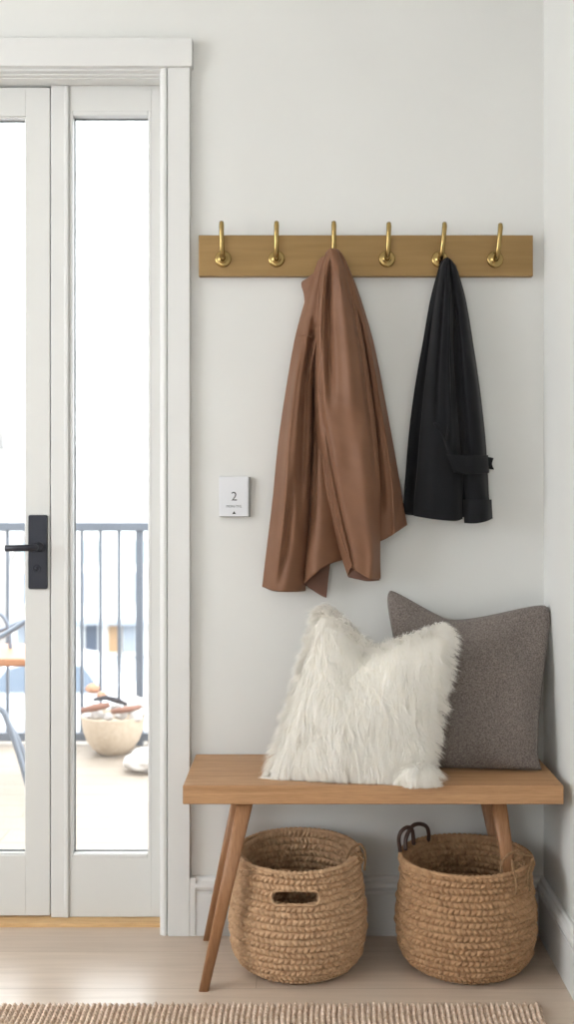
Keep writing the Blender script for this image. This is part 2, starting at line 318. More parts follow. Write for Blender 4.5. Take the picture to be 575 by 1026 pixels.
# ------------------------------------------------------------------ baskets
def basket(name, cx, dep, R, Rr, h, rows, stitches, oval, m, label, slot=None, tilt=0):
    t = thing(name, (cx, -dep, 0), label, 'basket')
    nz, na = rows*12, stitches*10
    # silhouette (r,z): rounded base, belly, gentle neck
    ctrl = [(R*.50, .002), (R*.72, .003), (R*.86, .016), (R*.95, .045), (R*.995, .085), (R*1.0, .120), (R*.975, .165), (R*.935, .205), (Rr, h)]
    C = crom(np.array(ctrl), 400); dd = np.r_[0, np.cumsum(np.hypot(*np.diff(C, axis=0).T))]; ss = np.linspace(0, dd[-1], nz+1)
    r = np.interp(ss, dd, C[:, 0]); z = np.interp(ss, dd, C[:, 1]); row = np.linspace(0, rows, nz+1)
    th = np.linspace(0, 2*np.pi, na, endpoint=False)
    jit = rng.uniform(-.5, .5, rows+2); 
    def surf(sign, off):
        RR, TT = np.meshgrid(row, th, indexing='ij'); k = np.clip(RR.astype(int), 0, rows); fr = RR-np.floor(RR)
        lean = (fr-.5)*.4*np.where(k % 2 == 0, 1, -1)
        ph = (TT*stitches/(2*np.pi)+jit[k]+lean+.12*np.sin(TT*7+k*2.1))
        hump = np.abs(np.sin(np.pi*fr))**.5; st = np.abs(np.sin(np.pi*ph))**.5
        wob = .0012*np.sin(TT*5+k*1.7)+.0010*np.sin(TT*13+k*3.1)+rng.normal(0, .00022, RR.shape)
        disp = .0108*hump*(.22+.78*st)+wob
        rad = r[:, None]+off+sign*disp; zz = z[:, None]+(.0012*np.sin(TT*3+k))*np.ones_like(RR)+tilt*np.sin(TT)*(z[:, None]/h)**2
        ov = 1-(1-oval)*1.0
        return np.stack([cx+rad*np.cos(TT), -dep+rad*np.sin(TT)*ov, np.maximum(zz, .001)], -1)
    o = surf(1, -.0105); i = surf(-1, -.016); i[..., 2] += .004*(row[:, None] < rows*.2)
    V = np.concatenate([o.reshape(-1, 3), i.reshape(-1, 3)]); n1 = (nz+1)*na
    I, J = np.meshgrid(np.arange(nz), np.arange(na), indexing='ij'); J2 = (J+1) % na
    q = np.stack([I*na+J, I*na+J2, (I+1)*na+J2, (I+1)*na+J], -1)
    keep = np.ones((nz, na), bool)
    if slot:
        a0, aw, r0, rh = slot
        TT = (th[J]-a0+np.pi) % (2*np.pi)-np.pi; ex = np.abs(TT)*R; ey = np.abs(row[I]-r0)/rows*dd[-1]
        rr = rh; keep = ~(np.hypot(np.maximum(ex-(aw-rr), 0), ey) < rr)
    qo = q[keep]; qi = q[keep][:, ::-1]+n1
    J = np.arange(na); J2 = (J+1) % na
    top = np.stack([nz*na+J, nz*na+J2, n1+nz*na+J2, n1+nz*na+J], -1)
    fl = me_quads(V, np.concatenate([qo, qi, top])); body = obj('woven_body', fl, m, t)
    mb = MB()
    bot = [[(cx+a*math.cos(k/48*2*math.pi), -dep+a*oval*math.sin(k/48*2*math.pi), zc) for k in range(48)] for a, zc in ((R*.6, .001), (R*.6, .010))]
    mb.rings(bot); obj('base', mb, m, t)
    # rim coil
    pts = []; rim = []
    for k in range(300):
        a = k/300*2*math.pi; rr_ = Rr-.008
        pts.append((cx+rr_*math.cos(a), -dep+rr_*oval*math.sin(a), h+tilt*math.sin(a)))
    seg = 10; rings = []
    for k, p in enumerate(pts):
        a = k/300*2*math.pi; q_ = .0052*(.62+.5*abs(math.sin(a*stitches/2)))
        rings.append([Vector(p)+Vector((math.cos(a), math.sin(a), 0))*q_*math.cos(j/seg*2*math.pi)*1.15+Vector((0, 0, 1))*q_*math.sin(j/seg*2*math.pi) for j in range(seg)])
    rings.append(rings[0]); mb = MB().rings(rings, False); obj('rim', mb, m, t)
    if slot:
        pts = []
        zc = np.interp(r0, row, z)
        K = 60; ww = aw-rr
        for k in range(K+1):
            u = k/K*2*math.pi; ex = rr*math.cos(u)+(ww if math.cos(u) > 0 else -ww); ez = rr*math.sin(u)
            a = a0+ex/R; zz = zc+ez; rad = np.interp(zz, z[nz//3:], r[nz//3:])-.003
            pts.append((cx+rad*math.cos(a), -dep+rad*oval*math.sin(a), zz+tilt*math.sin(a)*(zz/h)**2))
        obj('handle_binding', MB().tube(pts, .0030, 8), M_jute2, t)
    return t
DB = .171; dB = D-DB
lb = basket('storage_basket', (298.5-CX)*dB/F, DB, .1615, .148, .264, 21, 76, .905, M_jute2, 'round braided basket with a cut-out hand slot, under the left of the bench', slot=(-math.pi/2-.035, .060, 17.2, .0165), tilt=.009)
rb = basket('storage_basket', (466.5-CX)*dB/F, DB, .1645, .158, .252, 21, 76, .905, M_jute, 'round braided basket with dark looped handles, under the right of the bench', tilt=.003)
def loop(parent, name, pts, r, m, n=40):
    P = crom(np.array([tuple(p) for p in pts]), n); return obj(name, MB().tube([Vector(p) for p in P], r, 8), m, parent)
def knot(parent, px, py, dep, s, m):
    # tangle of twine wound round the rim
    c = W(px, py, dep)
    for k in range(5):
        a = k*1.3; pts = []
        for j in range(7):
            u = j/6*2*math.pi; v = Vector((math.cos(u)*s*(.55+.1*k), math.sin(u*2+a)*.007, math.sin(u)*s*(1.05-.12*k)))
            v.rotate(Matrix.Rotation(a*.4-.5, 3, 'Z')); pts.append(c+v+Vector(((k-2)*.003, 0, (k % 2)*.004)))
        loop(parent, 'handle_cord', pts, .0026, m)
# left basket: twine knot at the right back
knot(lb, 358, 860, .205, .013, M_twine)
loop(lb, 'handle_cord', [W(349, 872, .20), W(348, 860, .19), W(353, 850, .18), W(361, 846, .18), W(366, 856, .20), W(365, 872, .22)], .003, M_twine)
# right basket: two leather loops at the back left, tangled cord at the right
loop(rb, 'handle_loop', [W(401, 853, .165), W(399.5, 841, .165), W(402, 833, .165), W(408, 829, .16), W(413, 832, .155), W(414.5, 846, .15)], .0046, M_leather)
loop(rb, 'handle_loop', [W(406, 852, .14), W(407, 839, .13), W(413, 828, .12), W(420, 825.5, .11), W(427, 828, .09), W(429.5, 835, .075), W(429, 844, .065)], .0048, M_leather)
knot(rb, 521, 868, .235, .014, M_twine)
loop(rb, 'handle_cord', [W(502, 884, .25), W(502, 868, .245), W(507, 858, .24), W(516, 853.5, .235), W(526, 856, .23), W(534, 860, .225), W(531, 872, .24)], .0030, M_twine)
loop(rb, 'handle_cord', [W(513, 862, .26), W(514, 872, .285), W(517, 884, .292), W(517, 896, .296)], .0030, M_twine)
loop(rb, 'handle_cord', [W(534, 860, .225), W(530, 872, .26), W(529, 884, .268), W(530, 893, .272)], .0030, M_twine)

# ------------------------------------------------------------------ rug
rx0, rx1, ry0, ry1 = -1.55, .503, -.386, -1.05
nx, ny = 1300, 260
X = np.linspace(rx0, rx1, nx); Y = np.linspace(ry0, ry1, ny); XX, YY = np.meshgrid(X, Y, indexing='ij')
rib = .0118; cyc = XX/rib+.16*np.sin(YY*19)+.10*np.sin(YY*53+XX*3); k = np.floor(cyc); fr = cyc-k
ph = YY/.0125+(np.sin(k*12.9898)*43758.5453 % 1.0)+(fr-.5)*.5
hgt = .006+.0125*np.abs(np.sin(np.pi*fr))**.7*(.35+.65*np.abs(np.sin(np.pi*ph))**.6)+rng.normal(0, .0004, XX.shape)
edge = np.minimum(np.minimum(YY.max()-YY, XX.max()-XX), XX-XX.min()); hgt *= np.clip(edge/.008, .15, 1)**.5
YYj = YY+.004*np.sin(k*2.3)*np.exp(-(YY.max()-YY)/.02)
XXj = XX+.003*np.sin(YY*60)*np.exp(-(XX.max()-XX)/.03)
I, J = np.meshgrid(np.arange(nx-1), np.arange(ny-1), indexing='ij')
q = np.stack([I*ny+J, I*ny+J+1, (I+1)*ny+J+1, (I+1)*ny+J], -1).reshape(-1, 4)
V = np.stack([XXj, YYj, hgt], -1).reshape(-1, 3); V2 = V.copy(); V2[:, 2] = .0005; n1 = len(V)
j = np.arange(ny-1); i = np.arange(nx-1)
def strip(idx): return np.stack([idx[:-1], idx[1:], idx[1:]+n1, idx[:-1]+n1], -1)
b1 = np.arange(nx)*ny; b2 = (nx-1)*ny+np.arange(ny)
rug = obj('rug', me_quads(np.concatenate([V, V2]), np.concatenate([q, strip(b1), strip(b2)])), M_rug)
tag(rug, 'chunky ribbed natural wool rug lying on the floor in front of the bench', 'rug')

# ------------------------------------------------------------------ hook rail
rail = thing('coat_rail', ((.157), -.0, 1.631), 'long brass coat rail with six upright hooks fixed high on the back wall', 'coat rack')
zt, zb = H-(235.6-CY)*(D-.02)/F, H-(276.6-CY)*(D-.02)/F
obj('board', MB().box((199-CX)*(D-.02)/F, (534-CX)*(D-.02)/F, -.020, 0, zb, zt, .0012), M_brassb, rail)
def hook(px, py, ptop, lean=0):
    x = (px-CX)*(D-.022)/F; z = H-(py-CY)*(D-.022)/F
    rt = H-(ptop-CY)*(D-.06)/F
    h = obj('hook', MB().tube([Vector((x, -.024, z)), Vector((x, -.034, z-.001)), Vector((x, -.046, z+.003)), Vector((x+lean*.3, -.054, z+.014)), Vector((x+lean*.5, -.058, z+.034)), Vector((x+lean*.8, -.060, (z+rt)/2+.015)), Vector((x+lean, -.060, rt-.012)), Vector((x+lean, -.058, rt-.004)), Vector((x+lean, -.054, rt-.0015))], [.0075, .0072, .0066, .0062, .0060, .0060, .0064, .0056, .0025], 16), M_brass, rail)
    obj('rosette', MB().lathe((x, 0, z), [(.0200, .020), (.0205, .023), (.0195, .0255), (.0150, .0275), (.0135, .0270), (.0105, .0300), (.0080, .0325), (.0020, .0335)], 36, 'y'), M_brass, h)
for px, py, pt, ln in ((223.5, 259.5, 221, -.001), (277, 259.5, 221, .001), (334, 259.5, 221, 0), (387.5, 259.5, 222, .002), (440.5, 260, 222, .007), (496, 260, 223, .006)): hook(px, py, pt, ln)

# ------------------------------------------------------------------ garments
def smooth_noise(p, s, seed): return noise.noise(Vector((p[0]*s+seed, p[1]*s*.35, p[2]*s)))
def drape(name, net, m, parent, nu=80, nv=110, thick=.0022, back=None, wr=.0, wscale=30, seed=0, folds=None, label=None):
    """net: rows (top to bottom) of (px, py, dep) across; smooth surface; back = depth behind the front at mid panel, closing it into a hanging tube"""
    P = np.array(net, float); G = crom(P, nv); G = crom(G.transpose(1, 0, 2), nu).transpose(1, 0, 2)
    if folds:
        U = np.linspace(0, 1, nu)[None, :]; Vv = np.linspace(0, 1, nv)[:, None]
        for u0, u1, wd, amp, v0, v1 in folds:
            c = u0+(u1-u0)*Vv; env = np.clip((Vv-v0)/.12, 0, 1)*np.clip((v1-Vv)/.12, 0, 1)
            G[..., 2] += amp*np.exp(-((U-c)/wd)**2)*env*env*(3-2*env)
    pts = [W(*G[a, b]) for a in range(nv) for b in range(nu)]
    if wr:
        for n_, p in enumerate(pts):
            a, b = divmod(n_, nu)
            q = noise.noise(Vector((p.x*wscale+seed, seed, p.z*wscale*.45)))+.5*noise.noise(Vector((p.x*wscale*.8+p.z*wscale*.9, seed+5, p.z*wscale)))
            p.y -= wr*q
    V = [p for p in pts]; F_ = [(a*nu+b, (a+1)*nu+b, (a+1)*nu+b+1, a*nu+b+1) for a in range(nv-1) for b in range(nu-1)]
    if back:
        for a in range(nv):
            for b in range(1, nu-1):
                u = b/(nu-1); p = pts[a*nu+b].copy(); k = (1-abs(2*u-1)**4)
                yy = min(p.y+back*k, -.004 if p.y < -.006 else p.y); V.append(Vector((p.x, yy, p.z)))
        n1 = nv*nu; m_ = nu-2
        bi = lambda a, b: a*nu+b if b in (0, nu-1) else n1+a*m_+b-1
        for a in range(nv-1):
            for b in range(nu-1):
                F_.append((bi(a, b), bi(a, b+1), bi(a+1, b+1), bi(a+1, b)))
    o = obj(name, me_from(V, F_), m, parent, label=label)
    md = o.modifiers.new('solid', 'SOLIDIFY'); md.thickness = thick; md.offset = -1
    return o
J = thing('jacket', W(332, 590, .05), 'brown twill jacket hanging from the third brass hook', 'jacket')
# right body panel, furthest back
drape('back_panel', [
 [(334, 252, .062), (338, 252, .066), (342, 254, .066), (345, 258, .060), (347, 262, .045)],
 [(338, 290, .050), (345, 290, .062), (352, 290, .066), (356, 290, .060), (359, 292, .040)],
 [(345, 340, .040), (354, 340, .056), (363, 340, .062), (369, 340, .056), (374, 342, .030)],
 [(350, 400, .034), (360, 400, .050), (372, 400, .062), (380, 400, .058), (386, 402, .028)],
 [(352, 460, .030), (366, 460, .046), (380, 460, .064), (390, 460, .060), (397, 462, .026)],
 [(352, 510, .030), (368, 508, .044), (384, 506, .066), (395, 504, .066), (404, 504, .026)],
 [(350, 556, .030), (368, 547, .044), (384, 541, .066), (396, 534, .066), (408, 526, .030)]],
 M_brown, J, back=.03, wr=.003, wscale=26, seed=3, folds=[(.55, .45, .08, -.014, .2, .9), (.8, .72, .06, .008, .3, 1.1)])
# left sleeve lobe
drape('sleeve', [
 [(318, 262, .050), (322, 258, .058), (326, 256, .062), (329, 256, .058), (331, 258, .045)],
 [(307, 296, .036), (311, 294, .052), (316, 292, .060), (321, 290, .058), (324, 290, .038)],
 [(296, 336, .028), (303, 336, .056), (311, 336, .066), (319, 336, .058), (323, 336, .028)],
 [(288, 380, .026), (295, 380, .070), (303, 380, .088), (312, 380, .062), (317, 380, .022)],
 [(279, 440, .026), (287, 440, .076), (297, 440, .100), (309, 440, .070), (315, 440, .022)],
 [(273, 500, .026), (282, 500, .080), (293, 500, .104), (305, 500, .072), (313, 500, .022)],
 [(267, 550, .026), (277, 550, .066), (290, 550, .082), (302, 550, .060), (311, 550, .024)],
 [(262.5, 588, .030), (273, 592, .060), (285, 593, .072), (297, 593, .060), (306, 592, .030)]],
 M_brown, J, back=.045, wr=.005, wscale=24, seed=8, folds=[(.5, .72, .09, -.026, .2, .78), (.22, .36, .08, .014, .30, 1.1), (.75, .55, .05, .012, .05, .5), (.8, .35, .08, -.016, .6, 1.1)])
# hem underlay turning in
drape('hem_facing', [
 [(300, 560, .036), (312, 560, .038), (322, 560, .038), (332, 556, .036)],
 [(302, 574, .036), (313, 574, .038), (322, 574, .038), (330, 572, .036)],
 [(304, 585, .040), (314, 592, .042), (322, 597, .044), (327, 599, .044)]],
 M_brownin, J, nu=20, nv=20)
# middle body lobe
drape('front_panel', [
 [(322, 262, .052), (325, 258, .064), (328, 256, .070), (332, 256, .066), (336, 256, .050)],
 [(316, 300, .040), (319, 298, .058), (323, 298, .068), (330, 298, .066), (340, 298, .050)],
 [(315, 345, .028), (318, 345, .040), (322, 345, .054), (332, 345, .066), (348, 345, .050)],
 [(313, 400, .028), (317, 400, .036), (322, 400, .054), (331, 400, .060), (350, 400, .044)],
 [(311, 460, .026), (315, 460, .054), (320, 460, .072), (330, 460, .064), (350, 460, .044)],
 [(308, 520, .026), (313, 520, .062), (320, 520, .082), (331, 520, .070), (350, 520, .044)],
 [(304, 585, .034), (308, 581, .068), (317, 574, .086), (329, 566, .074), (346, 560, .044)]],
 M_brown, J, back=.012, wr=.0035, wscale=26, seed=14, folds=[(.35, .3, .06, -.007, .3, .9)])
# front sleeve hanging over everything
sl = drape('sleeve', [
 [(326, 253, .066), (329, 250, .082), (333, 249, .088), (338, 251, .084), (342, 255, .066)],
 [(321, 275, .060), (326, 272, .092), (333, 271, .100), (342, 272, .094), (350, 276, .064)],
 [(317, 310, .056), (323, 310, .096), (334, 310, .104), (349, 310, .100), (358, 312, .064)],
 [(315, 350, .054), (322, 350, .100), (337, 350, .110), (355, 350, .104), (366, 352, .066)],
 [(314.5, 400, .054), (323, 400, .102), (340, 400, .112), (361, 400, .106), (373.5, 402, .066)],
 [(317, 440, .056), (327, 440, .102), (344, 440, .114), (366, 440, .108), (378, 442, .066)],
 [(322, 480, .060), (333, 480, .102), (350, 480, .116), (370, 480, .108), (380.5, 482, .066)],
 [(331, 520, .062), (341, 520, .100), (354, 520, .114), (371, 520, .106), (381, 522, .066)],
 [(341, 555, .064), (349, 556, .096), (360, 558, .110), (373, 559, .102), (381, 560, .066)],
 [(348.5, 578, .066), (351.5, 569, .092), (360, 574, .108), (371, 580, .100), (381.5, 580, .068)]],
 M_brown, J, nu=90, nv=160, back=.045, wr=.0045, wscale=24, seed=21, folds=[(.42, .33, .07, -.024, .03, .5), (.2, .22, .05, .010, .03, .4), (.68, .58, .07, .012, .05, .55), (.9, .86, .05, -.012, .1, .7), (.18, .34, .035, -.010, .45, 1.1), (.55, .75, .08, .008, .5, 1.1), (.3, .12, .05, -.010, .3, .6), (.1, .18, .04, -.008, .55, .9)])
# seam down the front sleeve
def seam(parent, pts, r, m, name='seam', n=60):
    P = crom(np.array(pts), n); o = obj(name, MB().tube([W(*p) for p in P], r, 6), m, parent); return o
seam(J, [(323, 455, .104), (327, 485, .103), (333, 510, .104), (341, 535, .106), (349, 558, .104), (356, 572, .106)], .0011, M_brown)
seam(J, [(299, 337, .058), (303, 336, .0655), (308, 336, .0685), (312, 338, .068)], .0010, M_brown, 'shoulder_seam')
# small cloth lip inside the cuff
drape('cuff_lining', [
 [(350, 562, .070), (358, 564, .076), (369, 566, .076), (378, 566, .070)],
 [(349, 578.5, .068), (358, 580.5, .078), (369, 582.5, .080), (380.5, 581.5, .072)]], M_brownin, J, nu=16, nv=8)
# collar standing off the left and the neck fold over the hook
drape('collar', [
 [(320, 268, .050), (324, 258, .058), (329, 252, .064), (334, 250, .068)],
 [(312, 277, .040), (318, 269, .052), (325, 262, .060), (332, 258, .062)],
 [(302, 283, .030), (310, 279, .044), (319, 273, .052), (328, 268, .052)],
 [(304.5, 296, .028), (311, 290, .038), (318, 284, .044), (326, 280, .044)],
 [(305, 309, .026), (311, 302, .032), (317, 296, .036), (324, 292, .036)]], M_brown, J, nu=30, nv=30, thick=.003, wr=.001, wscale=40)
P = crom(np.array([(321, 273, .058), (324, 262, .066), (328, 254, .074), (333, 250.5, .078), (339, 252, .076), (344, 260, .070), (348, 274, .064)]), 50)
obj('collar_fold', MB().tube([W(*p) for p in P], .0034, 8), M_brown, J)

# dark jacket
K = thing('jacket', W(450, 520, .05), 'black cotton jacket with cuffed hem and waist tab hanging from the fifth brass hook', 'jacket')
drape('back_panel', [
 [(440, 266, .058), (444, 260, .066), (448, 258, .068), (452, 260, .066), (457, 266, .052)],
 [(431, 300, .034), (438, 298, .056), (446, 298, .066), (456, 298, .058), (465, 300, .036)],
 [(424, 340, .026), (434, 340, .050), (446, 340, .060), (460, 340, .052), (472, 342, .028)],
 [(416, 385, .024), (430, 385, .048), (447, 385, .060), (465, 385, .050), (478, 387, .026)],
 [(410, 430, .022), (428, 430, .048), (448, 430, .060), (468, 430, .050), (483, 432, .024)],
 [(406, 475, .022), (425, 475, .046), (447, 475, .060), (469, 475, .050), (487, 477, .024)],
 [(403.5, 515, .026), (420, 517, .042), (440, 518, .056), (468, 518, .050), (489, 516, .026)]],
 M_navy, K, back=.03, wr=.003, wscale=26, seed=31, folds=[(.2, .12, .05, -.008, .2, 1.0)])
drape('front_panel', [
 [(441, 268, .062), (444, 262, .074), (447, 259, .080), (449, 260, .078), (451, 264, .068)],
 [(436, 300, .056), (440, 298, .076), (446, 298, .084), (451, 298, .080), (454, 300, .064)],
 [(430, 345, .050), (436, 345, .076), (444, 345, .086), (451, 345, .078), (455, 345, .058)],
 [(425, 390, .048), (433, 390, .078), (443, 390, .088), (452, 390, .080), (458, 390, .056)],
 [(421, 430, .046), (432, 430, .080), (444, 430, .090), (455, 430, .080), (461, 430, .056)],
 [(418, 470, .046), (430, 470, .080), (443, 470, .090), (456, 470, .082), (464, 470, .056)],
 [(415, 500, .046), (428, 500, .078), (441, 501, .088), (456, 502, .080), (463, 502, .056)],
 [(414.5, 517, .048), (427, 519, .076), (441, 521, .086), (456, 522, .078), (463.5, 520, .056)]],
 M_navy, K, back=.03, wr=.003, wscale=26, seed=35, folds=[(.45, .3, .06, -.008, .05, .6), (.75, .6, .06, .006, .1, .7)])
drape('front_panel', [
 [(447, 262, .066), (450, 259, .076), (453, 262, .076), (456, 266, .070), (459, 272, .054)],
 [(450, 300, .056), (454, 298, .074), (459, 298, .080), (464, 300, .070), (467, 302, .044)],
 [(452, 345, .050), (458, 345, .074), (465, 345, .082), (471, 347, .070), (475, 350, .036)],
 [(454, 395, .048), (461, 395, .074), (470, 395, .082), (478, 396, .070), (482, 398, .032)],
 [(458, 440, .046), (465, 440, .074), (474, 440, .082), (482, 440, .070), (486.5, 440, .030)],
 [(462, 480, .046), (469, 480, .072), (477, 480, .080), (484, 480, .068), (489, 480, .030)],
 [(465, 500, .048), (472, 500, .072), (479, 500, .078), (486, 500, .066), (490, 500, .030)],
 [(465.5, 523.5, .050), (472, 524, .072), (480, 523, .076), (487, 522, .066), (491, 520, .030)]],
 M_navy, K, back=.03, wr=.003, wscale=26, seed=39, folds=[(.4, .35, .07, -.008, .1, .7)])
drape('hem_band', [
 [(464, 500.5, .056), (472, 500.5, .078), (480, 500.5, .084), (488, 500.5, .072), (492.5, 500.5, .034)],
 [(464.5, 512, .056), (472, 512, .078), (480, 512, .084), (488, 511.5, .072), (493, 511, .034)],
 [(465, 524, .056), (472, 524.5, .078), (480, 524, .084), (488, 522, .072), (493.5, 519.5, .034)]], M_navy, K, nu=40, nv=16, back=.03)
drape('waist_belt', [
 [(447, 455, .092), (456, 456, .096), (466, 456, .094), (476, 456, .090), (487, 456, .062), (489, 456, .03)],
 [(450, 462, .094), (458, 463, .098), (466, 464, .096), (476, 464, .092), (488, 464, .064), (490, 464, .03)],
 [(454, 472, .092), (460, 474, .096), (468, 475, .096), (477, 475, .090), (488, 474, .062), (490, 474, .03)]], M_navy, K, nu=50, nv=14, thick=.003)
drape('waist_tab', [
 [(486, 458, .050), (490, 458, .050), (494.5, 459, .048)],
 [(486, 464, .054), (490, 465, .054), (493, 465, .052)],
 [(486, 469, .050), (490, 470, .050), (495, 470.5, .048)]], M_navy, K, nu=14, nv=14, thick=.004)
drape('lapel', [
 [(434, 424, .084), (437, 424, .090), (440, 425, .090)],
 [(442, 440, .086), (445, 440, .093), (448, 441, .093)],
 [(449, 458, .088), (452, 457, .095), (455, 457, .096)],
 [(455, 474, .088), (458, 473, .095), (460, 472, .096)]], M_navy, K, nu=14, nv=40, thick=.003)
seam(K, [(449, 261, .081), (450, 298, .083), (451, 345, .082), (452.5, 390, .083), (451, 415, .087), (447, 440, .094)], .0020, M_navy, 'placket')

# ------------------------------------------------------------------ cushions
def pillow(corners, T, pinch, chop=0, c0=0, n=70, pr=None, cr_=.06, wr=.002, seed=0):
    TL, TR, BR, BL = [np.array(c) for c in corners]
    a = np.linspace(-1, 1, n); A, B = np.meshgrid(a, a, indexing='ij')      # A across, B up
    A = np.sin(A*np.pi/2)*.35+A*.65; B = np.sin(B*np.pi/2)*.35+B*.65
    rc = 1-cr_*(A**2*B**2)**3
    A2 = A*(1-np.where(A > 0, (pr or pinch)*(1-np.clip((B+1)/2, 0, 1)**1.5)*(1-np.exp(-(B+1)/.12)), pinch*(1-B**2)))*rc; B2 = B*(1-np.where(B < 0, .012, pinch)*(1-A**2))*(rc if cr_ == 0 else np.where(B < 0, 1-.02*(A**2*B**2)**3, rc))
    u = (A2+1)/2; v = (B2+1)/2
    P = (BL*(1-u)[..., None]+BR*u[..., None])*(1-v)[..., None]+(TL*(1-u)[..., None]+TR*u[..., None])*v[..., None]
    dd_ = np.where(A < c0, (c0-A)/(1+c0), (A-c0)/(1-c0)); tri = 1-(np.sqrt(dd_**2+.02)-.14)/(math.sqrt(1.02)-.14)
    P[..., 2] -= chop*np.exp(0)*tri*np.clip((B+1)/2, 0, 1)**2.2
    nrm = np.cross((BR-BL)+(TR-TL), (TL-BL)+(TR-BR)); nrm /= np.linalg.norm(nrm)       # towards camera
    base = np.clip((1-A**2)*(1-B**2), 0, 1)**.42*(1-.25*chop/.04*np.exp(-((A-c0)/.5)**2)*np.clip(B, 0, 1))
    nzv = np.array([[noise.noise(Vector((A[i, j]*2.2+seed, B[i, j]*2.2, seed))) for j in range(n)] for i in range(n)])
    h = T*base+wr*4*nzv*np.clip(base*2, 0, 1)
    Fp = P+h[..., None]*nrm; Bp = P-h[..., None]*nrm*.85
    return Fp, Bp, nrm
def pillow_mesh(Fp, Bp, zmin, ymax):
    n = Fp.shape[0]; Bp = Bp.copy(); V = np.concatenate([Fp.reshape(-1, 3), Bp.reshape(-1, 3)]); V[:, 2] = np.maximum(V[:, 2], zmin); V[:, 1] = np.minimum(V[:, 1], ymax)
    I, J_ = np.meshgrid(np.arange(n-1), np.arange(n-1), indexing='ij'); q = np.stack([I*n+J_, (I+1)*n+J_, (I+1)*n+J_+1, I*n+J_+1], -1).reshape(-1, 4)
    me = me_quads(V, np.concatenate([q, q[:, ::-1]+n*n]))
    bm = bmesh.new(); bm.from_mesh(me); bmesh.ops.remove_doubles(bm, verts=bm.verts, dist=.0004); bmesh.ops.recalc_face_normals(bm, faces=bm.faces); bm.to_mesh(me); bm.free()
    me.polygons.foreach_set('use_smooth', [True]*len(me.polygons)); return me
zs = bz1+.001
def onbench(px, dep): d = D-dep; return Vector(((px-CX)*d/F, -dep, zs))
c = [W(381, 582, .050), W(556, 600, .065), onbench(550, .174), onbench(412, .140)]
Fp, Bp, nr = pillow(c, .043, .05, chop=.066, c0=-.20, pr=.19, cr_=.10, wr=.003, seed=2)
gc = obj('cushion', pillow_mesh(Fp, Bp, zs, -.004), M_grey); tag(gc, 'grey woven wool cushion leaning against the wall behind the fluffy white one', 'cushion')
# seam piping and the folded bottom corner ear
pp = [Fp[-1, j] for j in range(70)]
obj('piping', MB().tube([Vector(p)+Vector((.0, 0, .001)) for p in pp[2:-2]], .0016, 6), M_grey, gc)
# fur cushion
c = [W(325, 603, .125), W(448, 624, .175), onbench(430, .268), onbench(272, .225)]
Fp, Bp, nr = pillow(c, .050, .035, chop=.084, c0=-.22, pr=.13, seed=9)
fc_me = pillow_mesh(Fp, Bp, zs, -.03); fc = obj('cushion', fc_me, M_furbase); tag(fc, 'fluffy cream faux fur cushion leaning in front of the grey cushion', 'cushion')
def fur(parts, nr, parent):
    V = []; Q = []; right = np.array([1, 0, 0.]); cnt = 0
    def grid_n(G, s):
        du = np.gradient(G, axis=0); dv = np.gradient(G, axis=1); nn = np.cross(du, dv)*s; return nn/(np.linalg.norm(nn, axis=-1, keepdims=True)+1e-9)
    for G, s, tufts in parts:
        n = G.shape[0]
        NN = grid_n(G, s)
        if (NN[n//2, n//2]@nr)*s < 0: NN = -NN
        for _ in range(tufts):
            # bias some tufts to the border
            a, b = rng.random(2)*(n-1)
            if rng.random() < .16:
                if rng.random() < .5: a = (n-1)*(rng.random() < .5)*1.0; a = min(max(a, .0), n-1.001)
                else: b = (n-1)*(rng.random() < .5)*1.0; b = min(max(b, .0), n-1.001)
            i, j = int(min(a, n-2)), int(min(b, n-2)); fa, fb = min(a, n-1.001)-i, min(b, n-1.001)-j
            c0 = (G[i, j]*(1-fa)+G[i+1, j]*fa)*(1-fb)+(G[i, j+1]*(1-fa)+G[i+1, j+1]*fa)*fb
            nn = NN[i, j]; uu, vv = a/(n-1)*2-1, b/(n-1)*2-1
            out = np.array([uu*abs(uu)**5*.45+np.sign(uu)*(abs(uu) > .96)*rng.uniform(.0, .8), 0, vv*abs(vv)**5*.6 if vv > 0 else vv*abs(vv)**5*.1])
            px = noise.noise(Vector((c0[0]*14, c0[2]*14, 3.1)))*.9
            dr = nn*.30+np.array([px*.45+.12, 0, -.85])*(1-.75*max(0, vv)**6)+out*1.3
            if vv > .90: dr[2] = abs(dr[2])*.25+.05; dr[1] -= .5
            dr += rng.normal(0, .09, 3); dr /= np.linalg.norm(dr)
            ln = rng.uniform(.028, .048)*(1-.45*max(0, vv)**8)
            tip = c0+dr*ln
            tip[2] -= .004
            for _s in range(15):
                r0 = rng.normal(0, .0055, 3); rt = rng.normal(0, .0030, 3); st = c0+r0-nn*.002; en = tip+rt+r0*.25+dr*rng.uniform(-.006, .003)
                mid = st*.45+en*.55+nn*.005+rng.normal(0, .0008, 3)
                w_ = np.cross(dr, nn); w_ = w_/(np.linalg.norm(w_)+1e-9)*rng.uniform(.00032, .0006)
                q1 = st*.6+mid*.4+nn*.0025
                pts = np.array([st, q1, mid, (mid+en)/2+nn*.001, en])
                pts[:, 2] = np.maximum(pts[:, 2], zs+.0005)
                for k_, p in enumerate(pts):
                    f = (1, 1, .9, .65, .12)[k_]; V.append(p-w_*f); V.append(p+w_*f)
                for k_ in range(4): Q.append((cnt+2*k_, cnt+2*k_+1, cnt+2*k_+3, cnt+2*k_+2))
                cnt += 10
    o = obj('fur_pile', me_quads(np.array(V), np.array(Q)), M_fur, parent); o['kind'] = 'stuff'
t_ = np.linspace(.02, np.pi-.02, 16); TT, PP = np.meshgrid(np.linspace(-np.pi*.95, -.05, 16), t_, indexing='ij')
